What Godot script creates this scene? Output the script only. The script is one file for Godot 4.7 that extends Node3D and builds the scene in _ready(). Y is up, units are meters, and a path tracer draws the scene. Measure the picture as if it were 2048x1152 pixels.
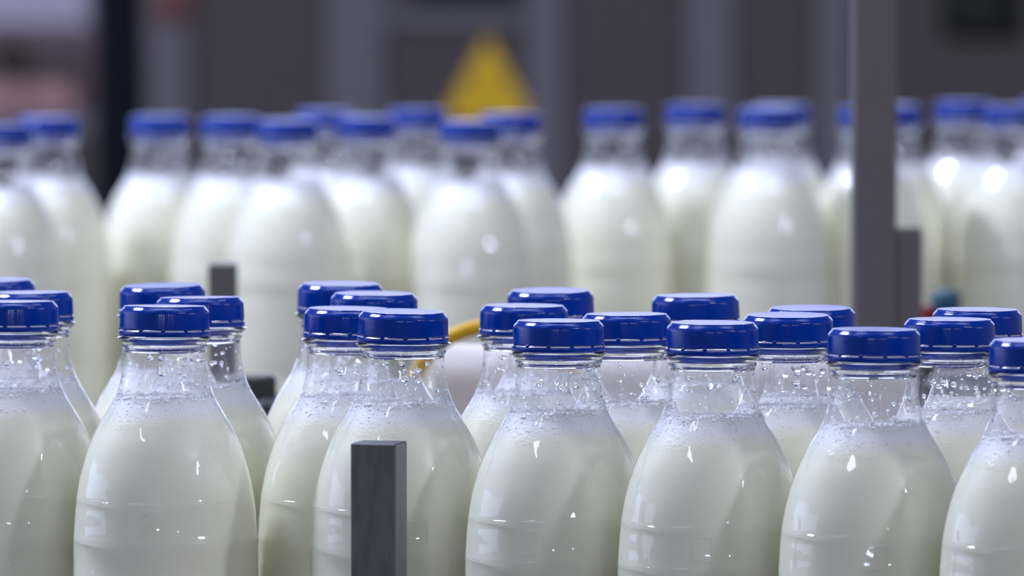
extends Node3D

# Milk bottles on two packing lanes, seen through a long lens.
# Camera at the origin of x and z; the lanes run across the view, -z is away from the camera.

const FOCAL := 21296.0            # pixels, for an image of 2048 x 1152
const CAM_Y := 1.4
const BELT_Y := 0.9
const CAP_TOP := 0.25             # bottle: height of the cap's top above the belt
const CAP_H := 0.01265

var rng := RandomNumberGenerator.new()
var M := {}
var used := {}

func _ready() -> void:
	rng.seed = 7
	set_view()
	set_lights()
	make_materials()
	build_hall()
	build_lanes()
	build_front_bottles()
	build_back_bottles()
	build_lane_fittings()
	build_background()

# ---------------------------------------------------------------- view, sky, light

func set_view() -> void:
	var cam := Camera3D.new()
	cam.name = "camera"
	cam.fov = rad_to_deg(2.0 * atan(576.0 / FOCAL))
	cam.position = Vector3(0, CAM_Y, 0)
	cam.rotation.x = -atan(1151.0 / FOCAL)
	cam.near = 0.1
	cam.far = 60.0
	var lens := CameraAttributesPhysical.new()
	lens.frustum_focal_length = 380.0
	lens.exposure_aperture = 380.0 / 22.0      # an opening of 22 mm
	lens.frustum_focus_distance = 4.40
	lens.frustum_near = 0.1
	lens.frustum_far = 60.0
	cam.attributes = lens
	cam.fov = rad_to_deg(2.0 * atan(576.0 / FOCAL))
	add_child(cam)
	cam.current = true
	var env := Environment.new()
	env.background_mode = Environment.BG_COLOR
	env.background_color = Color(0.72, 0.80, 0.95)
	env.tonemap_mode = Environment.TONE_MAPPER_LINEAR
	env.tonemap_exposure = 1.08
	env.sdfgi_enabled = true
	env.ssao_enabled = true
	env.ssil_enabled = true
	var we := WorldEnvironment.new()
	we.name = "environment"
	we.environment = env
	add_child(we)

# [what, centre, turn (degrees round x, y), size, energy, colour, glow of the panel]
var lamps := []

func set_lights() -> void:
	lamps = [
		["rooflight", Vector3(-2.95, 4.98, -6.1), Vector3(-90, 0, 0), Vector2(0.6, 0.6), 34.0, Color(0.82, 0.86, 1.0), 8.0],
		["side_window", Vector3(4.89, 4.2, -0.3), Vector3(0, 90, 0), Vector2(0.6, 0.6), 15.0, Color(0.88, 0.89, 1.0), 8.0],
		["back_window", Vector3(0.0, 2.5, -16.89), Vector3(0, 180, 0), Vector2(8.0, 2.5), 8.0, Color(0.80, 0.85, 1.0), 1.3],
		["side_window", Vector3(-4.89, 1.75, -5.8), Vector3(0, -90, 0), Vector2(4.4, 1.2), 1.3, Color(0.76, 0.84, 1.0), 0.6],
		["side_window", Vector3(4.89, 2.3, -3.6), Vector3(0, 90, 0), Vector2(0.7, 1.0), 0.9, Color(0.97, 0.93, 1.0), 1.5],
		["front_window", Vector3(-1.3, 2.75, 5.89), Vector3(0, 0, 0), Vector2(0.8, 0.9), 3.4, Color(0.825, 0.88, 1.0), 12.0],
		["front_window", Vector3(3.3, 2.9, 5.89), Vector3(0, 0, 0), Vector2(0.6, 0.9), 1.8, Color(0.95, 0.94, 1.0), 10.0],
		["ceiling_lamp", Vector3(-2.4, 4.7, -2.0), Vector3(-90, 0, 0), Vector2(0.35, 1.2), 0.8, Color(0.93, 0.94, 1.0), 6.0],
		["ceiling_lamp", Vector3(0.0, 4.7, -4.3), Vector3(-90, 0, 0), Vector2(4.0, 0.3), 2.2, Color(0.80, 0.865, 1.0), 6.0],
		["ceiling_lamp", Vector3(0.6, 4.7, -5.7), Vector3(-90, 0, 0), Vector2(3.0, 0.3), 1.7, Color(0.80, 0.865, 1.0), 6.0],  # unseen strip added as fill for the rear row
		["ceiling_lamp", Vector3(0.0, 4.7, -11.5), Vector3(-90, 0, 0), Vector2(3.0, 0.3), 12.0, Color(0.97, 0.95, 1.0), 6.0],  # unseen strip added to brighten the far background
	]
	for l in lamps:
		var a := AreaLight3D.new()
		a.name = "daylight" if not l[0] == "ceiling_lamp" else "lamp_light"
		a.area_size = l[3]
		a.light_energy = l[4]
		a.light_color = l[5]
		a.area_range = 30.0
		a.area_attenuation = 2.0
		a.shadow_enabled = true
		a.rotation_degrees = l[2]
		a.position = l[1] + Basis.from_euler(a.rotation) * Vector3(0, 0, -0.04)
		add_child(a, true)

# ---------------------------------------------------------------- materials

func mat(c: Color, rough := 0.6, metal := 0.0) -> StandardMaterial3D:
	var m := StandardMaterial3D.new()
	m.albedo_color = c
	m.roughness = rough
	m.metallic = metal
	return m

func noise_tex(freq: float, size := 256, kind := FastNoiseLite.TYPE_SIMPLEX_SMOOTH, ramp: Gradient = null) -> NoiseTexture2D:
	var n := FastNoiseLite.new()
	n.noise_type = kind
	n.frequency = freq
	n.seed = 11
	n.fractal_octaves = 3
	var t := NoiseTexture2D.new()
	t.width = size
	t.height = size
	t.seamless = true
	t.noise = n
	if ramp:
		t.color_ramp = ramp
	return t

func make_materials() -> void:
	# cap plastic: satin, fine upright grip lines
	var cap := mat(Color(0.0, 0.195, 0.57), 0.12)
	cap.metallic_specular = 0.41
	var im := Image.create(64, 4, false, Image.FORMAT_L8)
	for x in 64:
		var v := 0.5 + 0.5 * sin(x / 64.0 * TAU * 4.0)
		for y in 4:
			im.set_pixel(x, y, Color(v, v, v))
	cap.heightmap_enabled = true
	cap.heightmap_texture = ImageTexture.create_from_image(im)
	cap.heightmap_scale = 0.0015
	cap.uv1_scale = Vector3(40, 1, 1)
	cap.backlight_enabled = true
	cap.backlight = Color(0.0, 0.16, 0.5)
	M.cap = cap
	var top := mat(Color(0.0, 0.20, 0.58), 0.3)
	top.heightmap_enabled = true
	top.heightmap_texture = noise_tex(0.03)
	top.heightmap_scale = 0.006
	top.uv1_triplanar = true
	top.uv1_scale = Vector3(60, 60, 60)
	M.cap_top = top
	M.painted_glint = mat(Color(0.66, 0.66, 0.76), 0.25)  # pale colour that paints the glint along the cap's tear line
	# clear plastic wall of the bottle
	var pet := mat(Color(1, 1, 1, 0.02), 0.04)
	pet.transparency = BaseMaterial3D.TRANSPARENCY_ALPHA
	pet.cull_mode = BaseMaterial3D.CULL_DISABLED
	pet.heightmap_enabled = true
	pet.heightmap_texture = noise_tex(0.012, 512)
	pet.heightmap_scale = 0.03
	pet.uv1_scale = Vector3(2, 2, 1)
	M.pet = pet
	var solid := mat(Color(1, 1, 1, 0.0), 0.02)
	solid.transparency = BaseMaterial3D.TRANSPARENCY_ALPHA
	solid.refraction_enabled = true
	solid.refraction_scale = 0.05
	M.solid = solid
	var water := mat(Color(1, 1, 1, 0.0), 0.0)
	water.transparency = BaseMaterial3D.TRANSPARENCY_ALPHA
	water.refraction_enabled = true
	water.refraction_scale = 0.035
	M.water = water
	var milk := mat(Color(0.958, 0.943, 0.836), 0.45)
	milk.backlight_enabled = true
	milk.backlight = Color(0.31, 0.29, 0.12)
	M.milk = milk
	var foam := mat(Color(1, 1, 1), 0.35)
	foam.vertex_color_use_as_albedo = true
	foam.heightmap_enabled = true
	foam.heightmap_texture = noise_tex(0.05, 512, FastNoiseLite.TYPE_CELLULAR)
	foam.heightmap_scale = 0.015
	foam.uv1_scale = Vector3(4, 6.7, 1)
	foam.backlight_enabled = true
	foam.backlight = Color(0.31, 0.29, 0.16)
	M.foam = foam
	# film of milk: an alpha that runs out upwards in streaks
	var fi := Image.create(256, 64, false, Image.FORMAT_RGBA8)
	var fn := FastNoiseLite.new()
	fn.seed = 4
	fn.frequency = 0.035
	for x in 256:
		for y in 64:
			var up := y / 63.0          # 0 at the foam, 1 at the film's upper edge
			var a := x / 256.0 * TAU
			var wob := fn.get_noise_3d(cos(a) * 40.0, sin(a) * 40.0, up * 22.0)
			var edge := 0.55 + 0.45 * fn.get_noise_2d(cos(a) * 60.0 + 300.0, sin(a) * 60.0)
			var al := 0.2 * (1.0 - smoothstep(edge - 0.25, edge + 0.12, up)) * clampf(0.75 + wob, 0.25, 1.0)
			fi.set_pixel(x, y, Color(0.96, 0.96, 0.95, al))
	var film := mat(Color(1, 1, 1), 0.6)
	film.transparency = BaseMaterial3D.TRANSPARENCY_ALPHA
	film.albedo_texture = ImageTexture.create_from_image(fi)
	# v runs from 4 x (height of the foam) to 4 x (height of the film's edge)
	film.uv1_scale = Vector3(1, 1.0 / 0.056, 1)
	film.uv1_offset = Vector3(0, -(CAP_TOP - CAP_H - 0.026) * 4.0 / 0.056, 0)
	film.cull_mode = BaseMaterial3D.CULL_DISABLED
	M.film = film
	var bub := mat(Color(0.97, 0.97, 0.97), 0.08)
	bub.clearcoat_enabled = true
	bub.clearcoat = 1.0
	bub.clearcoat_roughness = 0.03
	M.bubble = bub
	# metals and painted parts
	var steel := mat(Color(0.43, 0.42, 0.42), 0.5, 0.4)
	var g := Gradient.new()
	g.colors = PackedColorArray([Color(0.93, 0.925, 0.93), Color(1, 1, 1)])
	g.offsets = PackedFloat32Array([0.3, 0.65])
	steel.albedo_texture = noise_tex(0.02, 256, FastNoiseLite.TYPE_SIMPLEX_SMOOTH, g)
	steel.uv1_triplanar = true
	steel.uv1_scale = Vector3(30, 8, 30)
	steel.heightmap_enabled = true
	steel.heightmap_texture = noise_tex(0.08)
	steel.heightmap_scale = 0.0005
	M.steel = steel
	M.grey_post = mat(Color(0.41, 0.385, 0.385), 0.55, 0.2)
	M.stainless = mat(Color(0.55, 0.55, 0.56), 0.35, 0.8)
	M.belt = mat(Color(0.30, 0.31, 0.32), 0.6)
	M.beige = mat(Color(0.86, 0.825, 0.80), 0.45)
	M.black = mat(Color(0.05, 0.055, 0.055), 0.5)
	M.gear = mat(Color(0.17, 0.19, 0.17), 0.5)
	M.yellow = mat(Color(0.86, 0.66, 0.02), 0.4)
	M.teal = mat(Color(0.13, 0.30, 0.38), 0.4)
	M.red = mat(Color(0.55, 0.10, 0.10), 0.4)
	M.cabinet = mat(Color(0.285, 0.262, 0.278), 0.6)
	M.cabinet_frame = mat(Color(0.42, 0.41, 0.45), 0.55)
	M.navy = mat(Color(0.02, 0.035, 0.09), 0.5)
	M.navy.metallic_specular = 0.25
	M.sign_yellow = mat(Color(0.93, 0.76, 0.02), 0.5)
	M.sign_black = mat(Color(0.04, 0.04, 0.04), 0.5)
	M.pale_crate = mat(Color(0.73, 0.73, 0.81), 0.6)
	M.brown = mat(Color(0.22, 0.17, 0.13), 0.8)
	M.pink = mat(Color(0.76, 0.60, 0.60), 0.8)
	M.mauve = mat(Color(0.44, 0.38, 0.42), 0.7)
	M.rust = mat(Color(0.48, 0.27, 0.24), 0.7)
	M.wall = mat(Color(0.70, 0.70, 0.70), 0.85)
	M.floor = mat(Color(0.45, 0.45, 0.44), 0.6)
	M.frame = mat(Color(0.75, 0.75, 0.76), 0.5)

# ---------------------------------------------------------------- naming

func numbered(called: String) -> String:
	if not used.has(called):
		used[called] = 0
		return called
	used[called] += 1
	return "%s_%03d" % [called, used[called]]

func thing(called: String, label: String, category: String, at := Vector3.ZERO, group := "") -> Node3D:
	var o := Node3D.new()
	o.name = numbered(called)
	add_child(o)
	o.position = at
	tag(o, label, category, group)
	return o

func tag(o: Node, label: String, category: String, group := "") -> void:
	o.set_meta("label", label)
	o.set_meta("category", category)
	if group:
		o.set_meta("group", group)

func put(called: String, mesh: Mesh, m: Material, parent: Node = null, at := Vector3.ZERO) -> MeshInstance3D:
	var o := MeshInstance3D.new()
	o.mesh = mesh
	o.material_override = m
	o.position = at
	if parent == null:
		o.name = numbered(called)
		add_child(o)
	else:
		o.name = called
		parent.add_child(o, true)
	return o

# ---------------------------------------------------------------- shapes

class Shape:
	var v := PackedVector3Array()
	var n := PackedVector3Array()
	var t := PackedVector2Array()
	func tri(a: Vector3, b: Vector3, c: Vector3, na: Vector3, nb: Vector3, nc: Vector3, ta := Vector2.ZERO, tb := Vector2.ZERO, tc := Vector2.ZERO) -> void:
		if (b - a).cross(c - a).dot(na + nb + nc) > 0.0:   # front faces run clockwise
			v.append_array([a, c, b])
			n.append_array([na, nc, nb])
			t.append_array([ta, tc, tb])
		else:
			v.append_array([a, b, c])
			n.append_array([na, nb, nc])
			t.append_array([ta, tb, tc])
	func face(pts: Array, out: Vector3) -> void:
		for i in range(1, pts.size() - 1):
			tri(pts[0], pts[i], pts[i + 1], out, out, out, Vector2(pts[0].x, pts[0].y), Vector2(pts[i].x, pts[i].y), Vector2(pts[i + 1].x, pts[i + 1].y))
	func box(at: Vector3, size: Vector3, bevel := 0.001, turn := Basis.IDENTITY) -> void:
		var h := size / 2.0
		var k := minf(bevel, minf(h.x, minf(h.y, h.z)) * 0.9)
		var corner := func(s: Vector3, axis: int) -> Vector3:
			var p := Vector3(s.x * (h.x - k), s.y * (h.y - k), s.z * (h.z - k))
			p[axis] = s[axis] * h[axis]
			return at + turn * p
		for axis in 3:
			var u := (axis + 1) % 3
			var w := (axis + 2) % 3
			for s in [-1.0, 1.0]:
				var q := []
				for c in [[-1.0, -1.0], [1.0, -1.0], [1.0, 1.0], [-1.0, 1.0]]:
					var d := Vector3.ZERO
					d[axis] = s
					d[u] = c[0]
					d[w] = c[1]
					q.append(corner.call(d, axis))
				var out := Vector3.ZERO
				out[axis] = s
				face(q, turn * out)
				for s2 in [-1.0, 1.0]:
					var q2 := []
					for c in [[-1.0, axis], [-1.0, u], [1.0, u], [1.0, axis]]:
						var d := Vector3.ZERO
						d[axis] = s
						d[u] = s2
						d[w] = c[0]
						q2.append(corner.call(d, c[1]))
					var o2 := Vector3.ZERO
					o2[axis] = s
					o2[u] = s2
					face(q2, turn * o2.normalized())
		for sx in [-1.0, 1.0]:
			for sy in [-1.0, 1.0]:
				for sz in [-1.0, 1.0]:
					var s := Vector3(sx, sy, sz)
					face([corner.call(s, 0), corner.call(s, 1), corner.call(s, 2)], turn * s.normalized())
	func lathe(p: PackedVector2Array, segs := 72, crease := 0.75) -> void:
		# p: (radius, height), walked so that the outside lies on the right when going down
		var seg_n := []
		for i in p.size() - 1:
			var d := (p[i + 1] - p[i]).normalized()
			seg_n.append(Vector2(-d.y, d.x))
		for i in p.size() - 1:
			var n0: Vector2 = seg_n[i]
			var n1: Vector2 = seg_n[i]
			if i > 0 and seg_n[i].dot(seg_n[i - 1]) > crease:
				n0 = (seg_n[i] + seg_n[i - 1]).normalized()
			if i < p.size() - 2 and seg_n[i].dot(seg_n[i + 1]) > crease:
				n1 = (seg_n[i] + seg_n[i + 1]).normalized()
			for j in segs:
				var a0 := TAU * j / segs
				var a1 := TAU * (j + 1) / segs
				var d0 := Vector3(cos(a0), 0, sin(a0))
				var d1 := Vector3(cos(a1), 0, sin(a1))
				var up0 := Vector3(0, p[i].y, 0)
				var up1 := Vector3(0, p[i + 1].y, 0)
				var A := d0 * p[i].x + up0
				var B := d1 * p[i].x + up0
				var C := d1 * p[i + 1].x + up1
				var D := d0 * p[i + 1].x + up1
				var nA := d0 * n0.x + Vector3(0, n0.y, 0)
				var nB := d1 * n0.x + Vector3(0, n0.y, 0)
				var nC := d1 * n1.x + Vector3(0, n1.y, 0)
				var nD := d0 * n1.x + Vector3(0, n1.y, 0)
				var u0 := float(j) / segs
				var u1 := float(j + 1) / segs
				var v0 := p[i].y * 4.0
				var v1 := p[i + 1].y * 4.0
				if p[i].x > 1e-6:
					tri(A, B, C, nA, nB, nC, Vector2(u0, v0), Vector2(u1, v0), Vector2(u1, v1))
				if p[i + 1].x > 1e-6:
					tri(A, C, D, nA, nC, nD, Vector2(u0, v0), Vector2(u1, v1), Vector2(u0, v1))
	func blob(at: Vector3, r: Vector3, b := Basis.IDENTITY, rows := 5, cols := 8) -> void:
		var g := []
		for i in rows + 1:
			var line := []
			for j in cols:
				var th := PI * i / rows
				var ph := TAU * j / cols
				line.append(Vector3(sin(th) * cos(ph), cos(th), sin(th) * sin(ph)))
			g.append(line)
		for i in rows:
			for j in cols:
				var q := [g[i][j], g[i][(j + 1) % cols], g[i + 1][(j + 1) % cols], g[i + 1][j]]
				var P := []
				var N := []
				for e in q:
					P.append(at + b * (e * r))
					N.append((b * (e / r)).normalized())
				if i > 0:
					tri(P[0], P[1], P[2], N[0], N[1], N[2])
				if i < rows - 1:
					tri(P[0], P[2], P[3], N[0], N[2], N[3])
	func tube(path: Array, r: float, cols := 12) -> void:
		var rings := []
		var prev := Vector3(0, 0, 1)
		for i in path.size():
			var d: Vector3 = (path[mini(i + 1, path.size() - 1)] - path[maxi(i - 1, 0)]).normalized()
			var side := prev - d * prev.dot(d)
			if side.length() < 0.01:
				side = Vector3(1, 0, 0) - d * d.x
			side = side.normalized()
			prev = side
			var up := d.cross(side)
			var ring := []
			for j in cols:
				ring.append(side * cos(TAU * j / cols) + up * sin(TAU * j / cols))
			rings.append(ring)
		for i in path.size() - 1:
			for j in cols:
				var k := (j + 1) % cols
				var a: Vector3 = rings[i][j]
				var b: Vector3 = rings[i][k]
				var c: Vector3 = rings[i + 1][k]
				var d: Vector3 = rings[i + 1][j]
				tri(path[i] + a * r, path[i] + b * r, path[i + 1] + c * r, a, b, c)
				tri(path[i] + a * r, path[i + 1] + c * r, path[i + 1] + d * r, a, c, d)
		for e in [[0, 1], [path.size() - 1, path.size() - 2]]:
			var out: Vector3 = (path[e[0]] - path[e[1]]).normalized()
			var q := []
			for j in cols:
				q.append(path[e[0]] + rings[e[0]][j] * r)
			face(q, out)
	func extrude(p: PackedVector2Array, x0: float, x1: float, crease := 0.8) -> void:
		# p: closed outline (z, y), anticlockwise seen from +x with z to the left; run along x
		var c := Vector2.ZERO
		for e in p:
			c += e / p.size()
		var nn := []
		for i in p.size():
			var d := (p[(i + 1) % p.size()] - p[i]).normalized()
			var o := Vector2(d.y, -d.x)
			if o.dot((p[i] + p[(i + 1) % p.size()]) / 2.0 - c) < 0:
				o = -o
			nn.append(o)
		for i in p.size():
			var k := (i + 1) % p.size()
			var o: Vector2 = nn[i]
			var a := o
			var b := o
			if o.dot(nn[i - 1]) > crease:
				a = (o + nn[i - 1]).normalized()
			if o.dot(nn[k]) > crease:
				b = (o + nn[k]).normalized()
			var A := Vector3(x0, p[i].y, p[i].x)
			var B := Vector3(x1, p[i].y, p[i].x)
			var C := Vector3(x1, p[k].y, p[k].x)
			var D := Vector3(x0, p[k].y, p[k].x)
			var na := Vector3(0, a.y, a.x)
			var nb := Vector3(0, b.y, b.x)
			tri(A, B, C, na, na, nb)
			tri(A, C, D, na, nb, nb)
		for x in [[x0, -1.0], [x1, 1.0]]:
			var q := []
			for e in p:
				q.append(Vector3(x[0], e.y, e.x))
			face(q, Vector3(x[1], 0, 0))
	func mesh(fade := []) -> ArrayMesh:   # fade: upper colour, lower colour, from height, to height
		var a := []
		a.resize(Mesh.ARRAY_MAX)
		a[Mesh.ARRAY_VERTEX] = v
		a[Mesh.ARRAY_NORMAL] = n
		a[Mesh.ARRAY_TEX_UV] = t
		if fade:
			var c := PackedColorArray()
			for p in v:
				c.append(fade[0].lerp(fade[1], smoothstep(fade[2], fade[3], p.y)))
			a[Mesh.ARRAY_COLOR] = c
		var m := ArrayMesh.new()
		m.add_surface_from_arrays(Mesh.PRIMITIVE_TRIANGLES, a)
		return m

func box(at: Vector3, size: Vector3, bevel := 0.001) -> ArrayMesh:
	var s := Shape.new()
	s.box(at, size, bevel)
	return s.mesh()

func pts(flat: Array, base := 0.0) -> PackedVector2Array:
	# [radius, depth below base, ...] in millimetres
	var p := PackedVector2Array()
	for i in range(0, flat.size(), 2):
		p.append(Vector2(flat[i] * 0.001, base - flat[i + 1] * 0.001))
	return p

func at_px(x: float, y: float, depth: float) -> Vector3:
	# the place that the camera sees at that pixel, that far away along the floor
	var down := atan(1151.0 / FOCAL) + atan((y - 576.0) / FOCAL)
	return Vector3((x - 1024.0) / FOCAL * depth, CAM_Y - tan(down) * depth, -depth)

# ---------------------------------------------------------------- the hall

func hall_wall(called: String, at: Vector3, size: Vector3, holes: Array, m: Material) -> void:
	var c := CSGCombiner3D.new()
	c.name = called
	var b := CSGBox3D.new()
	b.name = "wall_body"
	b.size = size
	b.position = at
	b.material = m
	c.add_child(b)
	for h in holes:
		var k := CSGBox3D.new()
		k.name = "opening"
		k.operation = CSGShape3D.OPERATION_SUBTRACTION
		k.position = h[0]
		k.size = h[1]
		k.material = m
		c.add_child(k, true)
	c.set_meta("kind", "structure")
	add_child(c)

const LAMP_AT := ["over the left side of the hall", "above the front packing table", "above the rear conveyor lane, added as fill light", "in front of the control cabinet, added for the background"]

func build_hall() -> void:
	var holes := {"wall_left": [], "wall_right": [], "wall_back": [], "wall_front": [], "ceiling": []}
	for l in lamps:
		var p: Vector3 = l[1]
		var q: Vector2 = l[3]
		if l[0] == "rooflight":
			holes.ceiling.append([Vector3(p.x, 5.1, p.z), Vector3(q.x, 0.4, q.y)])
		elif l[0] == "side_window":
			holes["wall_left" if p.x < 0 else "wall_right"].append([Vector3(signf(p.x) * 5.0, p.y, p.z), Vector3(0.4, q.y, q.x)])
		elif l[0] == "back_window":
			holes.wall_back.append([Vector3(p.x, p.y, -17.0), Vector3(q.x, q.y, 0.4)])
		elif l[0] == "front_window":
			holes.wall_front.append([Vector3(p.x, p.y, 6.0), Vector3(q.x, q.y, 0.4)])
	hall_wall("floor", Vector3(0, -0.1, -5.5), Vector3(10.4, 0.2, 23.4), [], M.floor)
	hall_wall("ceiling", Vector3(0, 5.1, -5.5), Vector3(10.4, 0.2, 23.4), holes.ceiling, M.wall)
	hall_wall("wall_left", Vector3(-5.0, 2.5, -5.5), Vector3(0.2, 5.0, 23.0), holes.wall_left, M.wall)
	hall_wall("wall_right", Vector3(5.0, 2.5, -5.5), Vector3(0.2, 5.0, 23.0), holes.wall_right, M.wall)
	hall_wall("wall_back", Vector3(0, 2.5, -17.0), Vector3(9.8, 5.0, 0.2), holes.wall_back, M.wall)
	hall_wall("wall_front", Vector3(0, 2.5, 6.0), Vector3(9.8, 5.0, 0.2), holes.wall_front, M.wall)
	var k := 0
	var n_lamp := 0
	for l in lamps:
		var glow := mat(Color(0.9, 0.9, 0.9), 0.6)
		glow.emission_enabled = true
		glow.emission = l[5]
		glow.emission_energy_multiplier = l[6]
		var b := Basis.from_euler(l[2] * PI / 180.0)
		var w: float = l[3].x
		var h: float = l[3].y
		if l[0] == "ceiling_lamp":
			var o := thing("ceiling_lamp", "long white industrial ceiling lamp %s" % LAMP_AT[n_lamp], "ceiling lamp", l[1])
			n_lamp += 1
			put("housing", box(Vector3(0, 0.05, 0), Vector3(w + 0.06, 0.09, h + 0.06), 0.01), M.frame, o)
			put("diffuser_panel", box(Vector3(0, 0.0, 0), Vector3(w, 0.02, h), 0.003), glow, o)
			for s in [-1.0, 1.0]:
				put("hanging_rod", box(Vector3(s * w * 0.35 if w > h else 0.0, 0.195, s * h * 0.35 if h > w else 0.0), Vector3(0.02, 0.21, 0.02), 0.003), M.frame, o)
			continue
		k += 1
		var win := Node3D.new()
		win.name = "window_%d" % k
		win.set_meta("kind", "structure")
		add_child(win)
		win.basis = b
		win.position = l[1] + b * Vector3(0, 0, 0.09)
		put("pane", box(Vector3.ZERO, Vector3(w - 0.08, h - 0.08, 0.02), 0.002), glow, win)
		var f := Shape.new()
		for s in [-1.0, 1.0]:
			f.box(Vector3(s * (w / 2 - 0.021), 0, 0.0), Vector3(0.04, h - 0.004, 0.06), 0.004)
			f.box(Vector3(0, s * (h / 2 - 0.021), 0.0), Vector3(w - 0.084, 0.04, 0.06), 0.004)
		put("window_frame", f.mesh(), M.frame, win)

# ---------------------------------------------------------------- lanes

func build_lanes() -> void:
	for e in [["packing_table", "grey accumulation table carrying the sharp front crowd of milk bottles", -3.70, -4.92, 0.9, 0.60], ["conveyor", "grey conveyor lane carrying the blurred rear row of milk bottles", -6.36, -7.10, 1.2, 0.85]]:
		var z0: float = e[2]
		var z1: float = e[3]
		var w: float = e[4]
		var mid := (z0 + z1) / 2.0
		var o := thing(e[0], e[1], "conveyor", Vector3(0, 0, mid))
		put("belt", box(Vector3(0, BELT_Y - 0.0125, 0), Vector3(w * 2, 0.025, z0 - z1), 0.004), M.belt, o)
		for s in [-1.0, 1.0]:
			put("side_frame", box(Vector3(0, BELT_Y - 0.07, s * ((z0 - z1) / 2.0 - 0.01)), Vector3(w * 2, 0.09, 0.02), 0.003), M.stainless, o)
			for q in [-1.0, 1.0]:
				put("leg", box(Vector3(q * (w - 0.06), (BELT_Y - 0.025) / 2.0, s * ((z0 - z1) / 2.0 - 0.06)), Vector3(0.05, BELT_Y - 0.025, 0.05), 0.004), M.stainless, o)

# ---------------------------------------------------------------- bottles

const SHOULDER := [17.2, 6.6, 17.3, 9, 17.5, 12, 18.1, 16, 19.05, 20, 20.5, 24.4, 22.3, 28, 24.8, 32, 27.3, 36, 30.0, 41, 32.2, 46, 34.3, 52.5, 35.8, 58, 36.6, 62, 37.3, 66,
	37.45, 67.5, 37.95, 68.0, 37.6, 68.5, 38.0, 72, 38.5, 78, 38.85, 84.1, 39.3, 84.6, 38.9, 85.1, 39.05, 92, 38.9, 95.4, 39.1, 97, 39.3, 102, 39.4, 120, 39.4, 138, 38.6, 141, 39.4, 144, 39.4, 172, 38.6, 175, 39.4, 178, 39.4, 222, 38.0, 230, 34.0, 235.2, 27.0, 237.3]

func wall_radius(depth: float) -> float:
	for i in range(0, SHOULDER.size() - 2, 2):
		if SHOULDER[i + 3] >= depth:
			var k := clampf((depth - SHOULDER[i + 1]) / (SHOULDER[i + 3] - SHOULDER[i + 1]), 0.0, 1.0)
			return lerpf(SHOULDER[i], SHOULDER[i + 2], k)
	return 39.0

var FLOOR_D := (CAP_TOP - CAP_H) * 1000.0     # depth of the belt below the cap's lower edge

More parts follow.
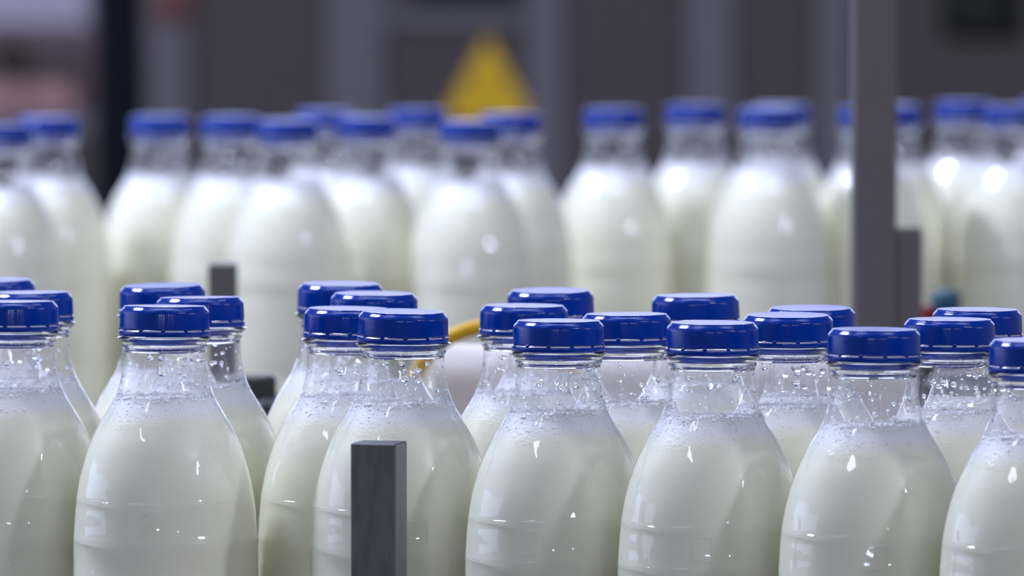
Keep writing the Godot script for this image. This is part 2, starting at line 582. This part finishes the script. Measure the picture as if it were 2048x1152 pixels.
func bottle_parts() -> Dictionary:
	var base := CAP_TOP - CAP_H
	var d := {}
	# cap: flat top with a lip, a bevel, and the skirt
	var s := Shape.new()
	s.lathe(pts([16.6, -12.65, 16.9, -12.58, 17.05, -12.4, 17.1, -12.15, 17.24, -11.98, 17.6, -11.63, 17.95, -11.26, 18.3, -10.86, 18.52, -10.5, 18.66, -10.0, 18.73, -9.2, 18.95, -3.2, 18.8, -2.95, 18.5, -2.8, 17.0, -2.8], base), 96, 0.86)
	d.skirt = s.mesh()
	s = Shape.new()
	s.lathe(pts([0.0, -12.6, 8.0, -12.62, 14.5, -12.6, 15.8, -12.68, 16.6, -12.65], base), 96, 0.5)
	d.top = s.mesh()
	s = Shape.new()
	s.lathe(pts([17.0, -2.6, 18.5, -2.6, 18.75, -2.5, 19.0, -2.25, 19.12, -1.95, 19.15, -0.4, 18.9, 0.0, 17.6, 0.0], base), 96, 0.8)
	for i in 12:
		var a := TAU * i / 12.0
		var b := Basis(Vector3.UP, -a)
		s.box(b * Vector3(0.01872, base + 0.00255, 0), Vector3(0.0008, 0.0011, 0.0016), 0.0001, b)
	d.band = s.mesh()
	# where the band tears off: pale strips paint the ledge's glint between the bridges
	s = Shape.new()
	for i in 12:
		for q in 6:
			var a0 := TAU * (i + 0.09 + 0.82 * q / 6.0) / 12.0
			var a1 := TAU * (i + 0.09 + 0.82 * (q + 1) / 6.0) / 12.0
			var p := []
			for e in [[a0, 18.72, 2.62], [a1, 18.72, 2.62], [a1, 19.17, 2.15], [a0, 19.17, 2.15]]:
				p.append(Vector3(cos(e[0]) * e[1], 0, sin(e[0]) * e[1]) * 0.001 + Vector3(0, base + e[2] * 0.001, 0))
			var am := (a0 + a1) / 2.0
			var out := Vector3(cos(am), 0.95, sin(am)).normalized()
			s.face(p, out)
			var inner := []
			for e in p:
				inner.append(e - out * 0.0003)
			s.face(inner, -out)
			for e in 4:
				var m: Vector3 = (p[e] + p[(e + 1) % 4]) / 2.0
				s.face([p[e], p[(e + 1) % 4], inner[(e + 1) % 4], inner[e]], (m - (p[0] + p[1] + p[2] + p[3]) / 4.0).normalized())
	d.glint = s.mesh()
	# thick solid ring under the cap, with its ledge
	s = Shape.new()
	s.lathe(pts([15.7, -10.0, 16.7, -10.0, 16.7, -0.4, 16.9, 0.1, 19.5, 0.3, 19.95, 0.6, 19.8, 0.95, 18.7, 1.9, 17.9, 2.75, 17.55, 3.2, 17.75, 3.6, 18.0, 4.1, 17.9, 4.8, 17.4, 5.4, 17.3, 6.0, 17.2, 6.6, 15.9, 6.6, 15.75, 4.0, 15.7, -10.0], base), 72, 0.7)
	d.ring = s.mesh()
	s = Shape.new()
	s.lathe(pts(SHOULDER + [0.0, 236.8], base), 72, 0.6)
	d.wall = s.mesh()
	# milk fills the bottle from below; foam lies on it
	var level := 26.0
	var prof := [0.0, level + 11.6]
	for k in range(0, 70):
		var dd := level + 11.6 + k * 3.0
		if dd > 231.0:
			break
		prof.append_array([wall_radius(dd) - 0.45, dd])
	prof.append_array([37.0, 231.5, 33.0, 235.0, 0.0, 236.0])
	s = Shape.new()
	s.lathe(pts(prof, base), 72, 0.6)
	d.milk = s.mesh()
	prof = [0.0, level + 0.6, wall_radius(level) - 2.2, level + 0.6, wall_radius(level) - 0.8, level + 0.1, wall_radius(level - 0.8) - 0.3, level - 0.8]
	for k in 17:
		var dd := level + k * 0.85 + 0.3
		prof.append_array([wall_radius(dd) - 0.42 - 0.12 * smoothstep(11.5, 14.0, dd - level), dd])
	prof.append_array([0.0, level + 14.2])
	s = Shape.new()
	s.lathe(pts(prof, base), 72, 0.6)
	var milk_c := Color(0.958, 0.943, 0.836).srgb_to_linear()
	var foam_c := Color(0.965, 0.965, 0.955).srgb_to_linear()
	d.foam = s.mesh([milk_c, foam_c, base - (level + 11.5) * 0.001, base - (level + 2.0) * 0.001])
	# milk left on the wall above the foam
	prof = []
	for k in 15:
		prof.append_array([wall_radius(12.0 + k) - 0.3, 12.0 + k])
	s = Shape.new()
	s.lathe(pts(prof, base), 72, 0.5)
	d.film = s.mesh()
	# square raised frame moulded in the wall between the two rings
	s = Shape.new()
	for e in [[-4.0, 0.0, 1], [4.0, 0.0, 1], [0.0, -4.5, 0], [0.0, 4.5, 0]]:
		var path := []
		for k in 7:
			var q := k / 6.0 * 2.0 - 1.0
			var x: float = e[0] if e[2] else q * 4.0
			var y: float = q * 4.5 if e[2] else e[1]
			var r := wall_radius(76.5 - y)
			path.append(Vector3(sin(x / r) * r, 0, cos(x / r) * r) * 0.001 + Vector3(0, base - 0.0765 + y * 0.001, 0))
		s.tube(path, 0.00042, 6)
	d.frame = s.mesh()
	return d

func droplets(k: int) -> Array:
	# drops on the inside of the neck, and bubbles round the foam's edge
	rng.seed = 100 + k
	var base := CAP_TOP - CAP_H
	var drops := Shape.new()
	for i in 60:
		var dd := 7.0 + 16.0 * pow(rng.randf(), 0.8)
		var a := rng.randf() * TAU
		var r := 0.25 + 1.25 * pow(rng.randf(), 3.0)
		var w := wall_radius(dd) - 0.12 - r * 0.35
		var b := Basis(Vector3.UP, -a)
		drops.blob(Vector3(cos(a) * w, 0, sin(a) * w) * 0.001 + Vector3(0, base - dd * 0.001, 0), Vector3(r * 0.4, r * rng.randf_range(0.8, 1.15), r * rng.randf_range(0.9, 1.5)) * 0.001, b, 8, 12)
	var foam := Shape.new()
	for i in 260:
		var dd := 24.6 + 8.5 * pow(rng.randf(), 1.8)
		var a := rng.randf() * TAU
		var r := 0.2 + 0.5 * pow(rng.randf(), 2.0)
		var w := wall_radius(dd) - 0.25 - r * 0.4
		var b := Basis(Vector3.UP, -a)
		foam.blob(Vector3(cos(a) * w, 0, sin(a) * w) * 0.001 + Vector3(0, base - dd * 0.001, 0), Vector3(r * 0.6, r, r * 1.15) * 0.001, b, 5, 8)
	for i in 120:
		var a := rng.randf() * TAU
		var w := (wall_radius(25.0) - 1.0) * sqrt(rng.randf())
		var r := rng.randf_range(0.3, 1.0)
		foam.blob(Vector3(cos(a) * w * 0.001, base - 0.0265, sin(a) * w * 0.001), Vector3(r, r * 0.8, r) * 0.001, Basis.IDENTITY, 5, 8)
	for i in 46:
		var dd := 23.4 + 3.2 * rng.randf()
		var a := rng.randf() * TAU
		var r := rng.randf_range(0.5, 1.2)
		var w := wall_radius(dd) - 0.2 - r * 0.6
		foam.blob(Vector3(cos(a) * w, 0, sin(a) * w) * 0.001 + Vector3(0, base - dd * 0.001, 0), Vector3(r, r * 0.8, r) * 0.001, Basis.IDENTITY, 7, 12)
	return [drops.mesh(), foam.mesh()]

var kinds: Array[Node3D] = []

func make_bottles() -> void:
	var d := bottle_parts()
	for k in 4:
		var wet := droplets(k)
		var o := Node3D.new()
		o.name = "milk_bottle_kind"
		var cap := put("cap", d.skirt, M.cap, o)
		put("cap_top", d.top, M.cap_top, cap)
		put("tamper_band", d.band, M.cap, cap)
		put("score_glint", d.glint, M.painted_glint, cap)
		put("neck_ring", d.ring, M.solid, o)
		put("bottle_wall", d.wall, M.pet, o)
		put("milk", d.milk, M.milk, o)
		put("foam", d.foam, M.foam, o)
		put("milk_film", d.film, M.film, o)
		put("foam_bubbles", wet[1], M.bubble, o).set_meta("kind", "stuff")
		put("drops", wet[0], M.water, o).set_meta("kind", "stuff")
		var fr := put("moulded_frame", d.frame, M.pet, o)
		fr.rotation.y = [-0.12, 0.1, -0.2, 0.05][k]
		kinds.append(o)

func set_bottle(k: int, x: float, z: float, raise_mm: float, label: String, group: String, turn: float, cap_turn := Vector2.ZERO) -> Node3D:
	var o: Node3D = kinds[k].duplicate()
	o.name = numbered("milk_bottle")
	add_child(o)
	o.position = Vector3(x, BELT_Y, -z)
	o.scale.y = 1.0 + raise_mm * 0.001 / CAP_TOP
	o.rotation.y = turn
	var cap: Node3D = o.get_node("cap")
	# a cap sits a little askew on its thread: turn it about its own middle
	var mid := Vector3(0, CAP_TOP - CAP_H / 2.0, 0)
	var b := Basis(Vector3.UP, -turn) * Basis.from_euler(Vector3(deg_to_rad(cap_turn.x), 0, deg_to_rad(cap_turn.y))) * Basis(Vector3.UP, turn)
	cap.transform = Transform3D(b, mid - b * mid)
	tag(o, label, "bottle", group)
	return o

func build_front_bottles() -> void:
	make_bottles()
	var g := "blue-capped milk bottles in the sharp front crowd"
	# x, depth, millimetres taller, turn of the cap (towards the camera, sideways), label
	var rows := [
		[-0.2294, 4.6953, 0.0, 0.5, 0.5, "rearmost milk bottle of the three at the left edge, only a cap corner showing"],
		[-0.2086, 4.5971, -0.2, -0.6, 0.6, "middle milk bottle of the three at the left edge, cap sticking out furthest right"],
		[-0.2116, 4.5172, 0.3, -1.5, 0.0, "nearest milk bottle of the three at the left edge, its body cut by the frame"],
		[-0.1530, 4.6546, -0.3, 0.9, 1.3, "rearmost milk bottle of the left trio, cap just above the front cap of that trio"],
		[-0.1336, 4.5533, 0.0, -1.6, 0.5, "milk bottle of the left trio whose cap lies below the small rear bar"],
		[-0.1461, 4.4712, 0.9, -1.5, -0.2, "front milk bottle of the left trio with the letter P moulded in its wall"],
		[-0.0754, 4.6740, -0.6, 1.0, -0.4, "rearmost milk bottle of the four behind the dark square bar"],
		[-0.0595, 4.5850, 0.0, 0.6, -0.6, "milk bottle of the four behind the square bar whose cap sits second from the back"],
		[-0.0693, 4.5046, -2.0, 0.2, -0.8, "milk bottle just left of and behind the one the dark square bar covers"],
		[-0.0454, 4.4282, 1.0, 1.0, -1.0, "nearest milk bottle of its cluster, partly covered by the dark square bar"],
		[0.0167, 4.6156, -0.4, 1.6, 0.2, "rearmost milk bottle of the trio right of the yellow hose, cap top showing wide"],
		[0.0051, 4.5340, -2.4, 0.0, -0.4, "milk bottle right beside the yellow hose, its cap half hidden by a nearer cap"],
		[0.0192, 4.3810, -0.1, -0.5, -0.2, "first full front milk bottle to the right of the dark square bar"],
		[0.0788, 4.5652, 0.2, 0.0, 0.4, "milk bottle with its cap alone against the pale rear row, right of centre"],
		[0.0480, 4.4574, -1.7, -0.4, 0.1, "milk bottle seen between first and second full bottles right of the square bar"],
		[0.0817, 4.3311, 1.9, 0.2, -0.3, "second full front milk bottle to the right of the dark square bar"],
		[0.1263, 4.4924, -1.1, 1.4, 0.0, "rearmost milk bottle in front of the tall grey post, its cap top overlapped by another"],
		[0.1146, 4.4130, 0.4, 1.2, -0.2, "milk bottle between the second and third full bottles right of the square bar"],
		[0.1459, 4.2833, 2.0, -0.3, -0.6, "third full front milk bottle to the right of the dark square bar"],
		[0.1947, 4.4508, 0.6, 0.0, -0.5, "rearmost milk bottle at the right, its cap under the teal knob"],
		[0.1797, 4.3665, 1.3, -0.3, -0.4, "right-hand milk bottle with its cap overlapping the cap under the teal knob"],
		[0.2087, 4.2338, 0.5, 0.2, -0.5, "nearest milk bottle of all, cut off by the right edge of the picture"],
	]
	rng.seed = 5
	for i in rows.size():
		var r: Array = rows[i]
		var o := set_bottle(i % 4, r[0], r[1], r[2], r[5], g, rng.randf_range(-0.35, 0.35), Vector2(r[3], r[4]))
		if i == 5:
			var old := o.get_node("moulded_frame")
			o.remove_child(old)
			old.free()
			o.rotation.y = 0.0
			var tm := TextMesh.new()
			tm.text = "P"
			var f := SystemFont.new()
			f.font_names = PackedStringArray(["Droid Sans"])
			tm.font = f
			tm.font_size = 64
			tm.pixel_size = 0.0105 / 46.0
			tm.depth = 0.0012
			var p := put("moulded_letter", tm, M.pet, o, Vector3(-0.005, CAP_TOP - CAP_H - 0.0765, 0.0379))
			p.rotation.y = -0.13

func build_back_bottles() -> void:
	var g := "blurred blue-capped milk bottles in the rear row"
	var rows := [
		[-0.3107, 6.4579, 0.0, "blurred rear milk bottle cut off by the left edge, lower capped"],
		[-0.2869, 6.5865, 0.0, "blurred rear milk bottle with the pale-topped cap just left of the navy column"],
		[-0.2199, 6.6486, -1.7, "blurred rear milk bottle just right of the navy column"],
		[-0.1738, 6.5832, 0.7, "blurred rear milk bottle above the small grey bar, second right of the navy column"],
		[-0.1374, 6.5119, 1.0, "blurred rear milk bottle third to the right of the navy column, low cap"],
		[-0.1175, 6.6884, 0.6, "blurred rear milk bottle fourth right of the navy column, cap raised above its neighbours"],
		[-0.0904, 6.5865, 0.0, "blurred rear milk bottle fifth right of the navy column, below a pale cabinet upright"],
		[-0.0599, 6.7439, -0.6, "blurred rear milk bottle just left of the yellow warning triangle"],
		[-0.0257, 6.5216, 0.0, "blurred rear milk bottle whose cap covers the warning triangle's lower left corner"],
		[-0.0006, 6.6444, 0.0, "blurred rear milk bottle whose cap covers the warning triangle's lower right corner"],
		[0.0641, 6.7253, 0.1, "blurred rear milk bottle standing alone right of the warning triangle, gaps on both sides"],
		[0.1167, 6.7857, 0.4, "blurred rear milk bottle second to the right of the warning triangle"],
		[0.1610, 6.6816, 2.1, "nearer of two blurred rear milk bottles with overlapping caps left of the tall post"],
		[0.1731, 6.8465, -1.8, "farther of two blurred rear milk bottles with overlapping caps left of the tall post"],
		[0.2254, 6.7291, 0.9, "blurred rear milk bottle mostly hidden behind the tall grey post, left sliver showing"],
		[0.2427, 6.8072, -0.6, "blurred rear milk bottle half hidden behind the tall post, its right half showing"],
		[0.2918, 6.8704, -0.4, "blurred rear milk bottle first clear one right of the tall grey post"],
		[0.3194, 6.7720, 0.0, "blurred rear milk bottle near the right edge, above and right of the teal knob"],
		[0.3501, 6.9252, -0.7, "blurred rear milk bottle cut off by the right edge, farthest right of the row"],
	]
	rng.seed = 9
	for i in rows.size():
		var r: Array = rows[i]
		set_bottle((i + 1) % 4, r[0], r[1], r[2], r[3], g, rng.randf_range(-3.0, 3.0), Vector2(rng.randf_range(-0.8, 0.8), rng.randf_range(-0.6, 0.6)))

# ---------------------------------------------------------------- fittings on and by the lanes

func build_lane_fittings() -> void:
	# square bar in front
	var top := at_px(757, 884, 4.33)
	var h := top.y - BELT_Y
	var o := thing("square_bar", "dark steel square bar standing upright in front of the bottles", "metal bar", Vector3(top.x, BELT_Y, top.z))
	o.rotation.y = deg_to_rad(-13.6)
	put("bar", box(Vector3(0, h / 2, 0), Vector3(0.019, h, 0.019), 0.0006), M.steel, o)
	put("foot_plate", box(Vector3(0, 0.002, 0), Vector3(0.034, 0.004, 0.034), 0.001), M.stainless, o)
	# small bar in the middle distance
	top = at_px(445, 527, 5.5)
	h = top.y
	o = thing("guide_bar", "small blurred grey square bar between the lanes, behind the left trio", "metal bar", Vector3(top.x, 0, top.z))
	put("bar", box(Vector3(0, h / 2, 0), Vector3(0.0150, h, 0.0150), 0.0008), M.grey_post, o)
	put("foot_plate", box(Vector3(0, 0.004, 0), Vector3(0.10, 0.008, 0.10), 0.002), M.stainless, o)
	# tall post at the right with its clamped plate
	var mid := at_px(1748, 300, 5.6)
	o = thing("tall_post", "tall blurred grey steel post rising past the rear bottles at right", "post", Vector3(mid.x, 0, mid.z))
	put("post", box(Vector3(0, 1.2, 0), Vector3(0.0235, 2.4, 0.0235), 0.002), M.grey_post, o)
	top = at_px(1818, 455, 5.6)
	put("clamp_plate", box(Vector3(top.x - mid.x, top.y - 0.15, 0), Vector3(0.0136, 0.30, 0.016), 0.001), M.grey_post, o)
	put("foot_plate", box(Vector3(0, 0.005, 0), Vector3(0.14, 0.01, 0.14), 0.002), M.stainless, o)
	# beige guard between the lanes
	var a := at_px(870, 688, 5.1)
	var b := at_px(1832, 688, 5.1)
	var p := PackedVector2Array()
	for i in 9:
		var q := PI * i / 8.0
		p.append(Vector2(cos(q) * 0.02, a.y - 0.02 + sin(q) * 0.02))
	p.append(Vector2(-0.02, 0.0))
	p.append(Vector2(0.02, 0.0))
	var s := Shape.new()
	s.extrude(p, a.x - (a.x + b.x) / 2, b.x - (a.x + b.x) / 2, 0.6)
	var guard := put("machine_guard", s.mesh(), M.beige, null, Vector3((a.x + b.x) / 2, 0, a.z))
	tag(guard, "beige round-topped machine guard seen through the necks right of the square bar", "machine guard")
	# yellow hose arching over the guard
	var c := at_px(985, 652, 5.065)
	var path := []
	for i in 21:
		var q := lerpf(-0.1, PI + 0.1, i / 20.0)
		path.append(Vector3(cos(q) * 0.041, sin(q) * 0.041 - 0.041, 0))
	s = Shape.new()
	s.tube(path, 0.0036, 12)
	var hose := put("yellow_hose", s.mesh(), M.yellow, null, c)
	tag(hose, "yellow hose arching up between two blue caps above the beige guard", "hose")
	# dark machine parts seen in the gaps
	top = at_px(545, 768, 5.1)
	o = thing("drive_unit", "dark drive unit in the gap between the left trio and the next four bottles", "machine part", Vector3(top.x, 0, top.z))
	s = Shape.new()
	s.lathe(pts([0, -40, 12, -40, 13.5, -38.5, 13.5, 0, 0, 0], top.y - 0.04), 32)
	put("gear_housing", s.mesh(), M.gear, o, Vector3(-0.012, 0.004, 0))
	put("gear_lid", box(Vector3(0.006, top.y - 0.012, 0), Vector3(0.028, 0.012, 0.04), 0.003), M.gear, o)
	put("body", box(Vector3(0, (top.y - 0.018) / 2, 0), Vector3(0.07, top.y - 0.018, 0.06), 0.004), M.black, o)
	top = at_px(1925, 745, 5.1)
	o = thing("motor_box", "dark greenish motor box seen through the clear neck at far right", "machine part", Vector3(top.x, 0, top.z))
	put("housing", box(Vector3(0, top.y / 2, 0), Vector3(0.036, top.y, 0.05), 0.006), M.gear, o)
	put("cover_plate", box(Vector3(0, top.y - 0.04, 0.026), Vector3(0.026, 0.05, 0.003), 0.001), M.black, o)
	# teal knob on a stem
	top = at_px(1893, 578, 5.85)
	o = thing("teal_knob", "blurred teal knob with a small red side, right of the tall post", "knob", Vector3(top.x, 0, top.z))
	s = Shape.new()
	s.lathe(pts([0, 0, 5.0, 0.2, 7.6, 2.0, 8.3, 5.0, 8.3, 17, 7.6, 18, 0, 18], top.y), 32, 0.6)
	put("knob_cap", s.mesh(), M.teal, o)
	s = Shape.new()
	s.lathe(pts([0, 0, 4.0, 0, 4.6, 0.6, 4.6, 9, 0, 9], top.y - 0.006), 24)
	put("red_piece", s.mesh(), M.red, o, Vector3(-0.0105, -0.003, 0.004))
	put("stem", box(Vector3(-0.004, (top.y - 0.0165) / 2, 0), Vector3(0.022, top.y - 0.0165, 0.016), 0.002), M.gear, o)

# ---------------------------------------------------------------- far side of the hall

func build_background() -> void:
	var z := 16.0
	var q0 := z / 9.5             # sizes below are in the scale of 9.5 m
	var px := func(x: float, d: float) -> float: return (x - 1024.0) / FOCAL * d
	# row of grey control cabinets with pale uprights
	var o := thing("control_cabinet", "dark grey control cabinet with paler uprights behind the rear row", "cabinet", Vector3(0, 0, -z))
	var x0: float = px.call(385, z)
	put("cabinet_body", box(Vector3((x0 + 1.5) / 2, 0.55, -0.17), Vector3(1.5 - x0, 1.1, 0.30), 0.004), M.cabinet, o)
	var edges := [[385, 652], [768, 1052], [1128, 1372], [1468, 1632], [1702, 2300]]
	for e in edges:
		var l: float = px.call(e[0], z)
		var r: float = px.call(e[1], z)
		put("door_panel", box(Vector3((l + r) / 2, 0.55, -0.012), Vector3(r - l - 0.006, 1.07, 0.022), 0.002), M.cabinet, o)
	for e in [[652, 768], [1052, 1128], [1372, 1468], [1632, 1702]]:
		var l: float = px.call(e[0], z)
		var r: float = px.call(e[1], z)
		put("upright", box(Vector3((l + r) / 2, 0.55, -0.005), Vector3(r - l, 1.09, 0.034), 0.003), M.cabinet_frame, o)
	var band := at_px(910, 34, z)
	put("cross_rail", box(Vector3(band.x, band.y, 0.005), Vector3(px.call(1050, z) - px.call(770, z), 0.016 * q0, 0.016), 0.002), M.cabinet_frame, o)
	var plate := at_px(930, 0, z)
	put("navy_nameplate", box(Vector3(plate.x, plate.y + 0.012 * q0, 0.008), Vector3(0.10, 0.024, 0.010) * q0, 0.002), M.navy, o)
	# warning triangle
	var c := at_px(975, 240, z)
	o = thing("warning_sign", "yellow triangular electrical hazard sign on the dark cabinet", "sign", c + Vector3(0, 0, 0.001))
	var w := 0.040 * q0
	var hh := 0.0745 * q0
	var rim := Shape.new()
	rim.box(Vector3.ZERO, Vector3.ZERO)
	rim = Shape.new()
	prism(rim, [Vector2(-w, 0), Vector2(w, 0), Vector2(0, hh)], 0.0, 0.0015)
	put("sign_plate", rim.mesh(), M.sign_yellow, o)
	var bolt := Shape.new()
	prism(bolt, [Vector2(0.003, 0.040) * q0, Vector2(-0.0055, 0.024) * q0, Vector2(-0.0005, 0.024) * q0], 0.0015, 0.002)
	prism(bolt, [Vector2(0.0055, 0.027) * q0, Vector2(-0.001, 0.027) * q0, Vector2(-0.002, 0.010) * q0], 0.0015, 0.002)
	put("lightning_bolt", bolt.mesh(), M.sign_black, o)
	# navy column
	var cx: float = px.call(238, 11.0)
	var s := Shape.new()
	s.lathe(pts([0, -2990, 24.5, -2990, 25, -2989, 25, 0, 0, 0]), 32)
	o = thing("steel_column", "near-black navy steel column at the left behind the rear bottles", "column", Vector3(cx, 0, -11.0))
	put("column_tube", s.mesh(), M.navy, o)
	put("base_plate", box(Vector3(0, 0.006, 0), Vector3(0.12, 0.012, 0.12), 0.002), M.navy, o)
	# pale upright duct with a rusty red clamp
	var dl: float = px.call(296, z)
	var dr: float = px.call(378, z)
	o = thing("cable_duct", "grey upright cable duct with a rusty red clamp, right of the navy column", "cable duct", Vector3((dl + dr) / 2, 0, -z))
	put("duct", box(Vector3(0, 0.56, -0.03), Vector3(dr - dl, 1.12, 0.06), 0.003), M.cabinet_frame, o)
	var cl := at_px(340, 8, z)
	put("clamp", box(Vector3(0.006, cl.y, 0.008), Vector3(0.028, 0.022, 0.014) * q0, 0.002), M.rust, o)
	# low cupboard at the far left, with a stack on it: carton, board, carton, board, crate
	var lx: float = px.call(45, z)
	var ys := [at_px(0, 224, z).y, at_px(0, 150, z).y, at_px(0, 90, z).y, at_px(0, 52, z).y]
	o = thing("cupboard", "low grey cupboard at the far left carrying two cartons and a crate", "cupboard", Vector3(lx, 0, -z - 0.10))
	put("cupboard_body", box(Vector3(0, ys[0] / 2.0, 0), Vector3(0.25, ys[0], 0.2), 0.003), M.cabinet_frame, o)
	put("door", box(Vector3(0, ys[0] / 2.0, 0.103), Vector3(0.22, ys[0] - 0.06, 0.006), 0.002), M.cabinet, o)
	var stack := [
		["carton", "mauve pink carton lying lowest in the stack at the far left", 0.000, 0.148, ys[0], ys[1] - 0.004, M.pink],
		["board", "grey board lying between the pink and the dark brown carton", 0.0, 0.25, ys[1] - 0.004, ys[1], M.cabinet_frame],
		["carton", "dark brown carton in the middle of the stack at the far left", -0.05, 0.11, ys[1], ys[2], M.brown],
		["board", "grey mauve board lying on top of the dark brown carton", 0.0, 0.25, ys[2], ys[3], M.mauve],
		["crate", "pale grey plastic crate topmost in the stack at the far left", 0.0, 0.19, ys[3], ys[3] + 0.075, M.pale_crate],
	]
	for e in stack:
		var hgt: float = e[5] - e[4]
		var q := thing(e[0], e[1], e[0], Vector3(lx + e[2], e[4], -z - 0.09))
		if e[0] == "board":
			put("board_core", box(Vector3(0, hgt / 2, 0), Vector3(e[3], hgt, 0.15), 0.001), e[6], q)
			put("edge_strip", box(Vector3(0, hgt / 2, 0.0755), Vector3(e[3], hgt, 0.001), 0.0003), e[6], q)
			continue
		put(e[0] + "_body", box(Vector3(0, hgt / 2, 0), Vector3(e[3], hgt, 0.12), 0.002), e[6], q)
		if e[0] == "crate":
			put("rim", box(Vector3(0, hgt - 0.004, 0), Vector3(e[3] + 0.006, 0.008, 0.126), 0.002), e[6], q)
		else:
			put("tape", box(Vector3(0, hgt / 2, 0.0602), Vector3(0.010, hgt, 0.0006), 0.0002), M.mauve, q)
	var part_x: float = px.call(60, 16.6)
	o = thing("partition", "mauve grey partition panel behind the stack at the far left", "partition", Vector3(part_x, 0, -16.5))
	put("panel", box(Vector3(0, 0.6, 0), Vector3(0.60, 1.2, 0.03), 0.004), M.mauve, o)
	put("frame_rail", box(Vector3(0, 1.21, 0), Vector3(0.62, 0.02, 0.04), 0.003), M.cabinet_frame, o)
	# dark hanging unit at the upper right
	var e := at_px(1965, 40, 15.5)
	o = thing("hanging_unit", "near-black unit hanging into the upper right corner", "machine part", Vector3(e.x, e.y - 0.030, -15.5))
	s = Shape.new()
	s.lathe(pts([0, 0, 50, 0, 62, -10, 66, -26, 66, -120, 0, -120]), 32)
	put("housing", s.mesh(), M.black, o)
	put("hanger_rod", box(Vector3(0, (5.0 - o.position.y - 0.12) / 2.0 + 0.118, 0), Vector3(0.02, 5.0 - o.position.y - 0.12, 0.02), 0.002), M.black, o)

func prism(s: Shape, tri2: Array, z0: float, z1: float) -> void:
	var c: Vector2 = (tri2[0] + tri2[1] + tri2[2]) / 3.0
	var f := []
	var k := []
	for p in tri2:
		f.append(Vector3(p.x, p.y, z1))
		k.append(Vector3(p.x, p.y, z0))
	s.face(f, Vector3(0, 0, 1))
	s.face(k, Vector3(0, 0, -1))
	for i in 3:
		var j := (i + 1) % 3
		var d: Vector2 = (tri2[j] - tri2[i]).normalized()
		var o := Vector2(d.y, -d.x)
		if o.dot(tri2[i] - c) < 0:
			o = -o
		s.face([f[i], f[j], k[j], k[i]], Vector3(o.x, o.y, 0))
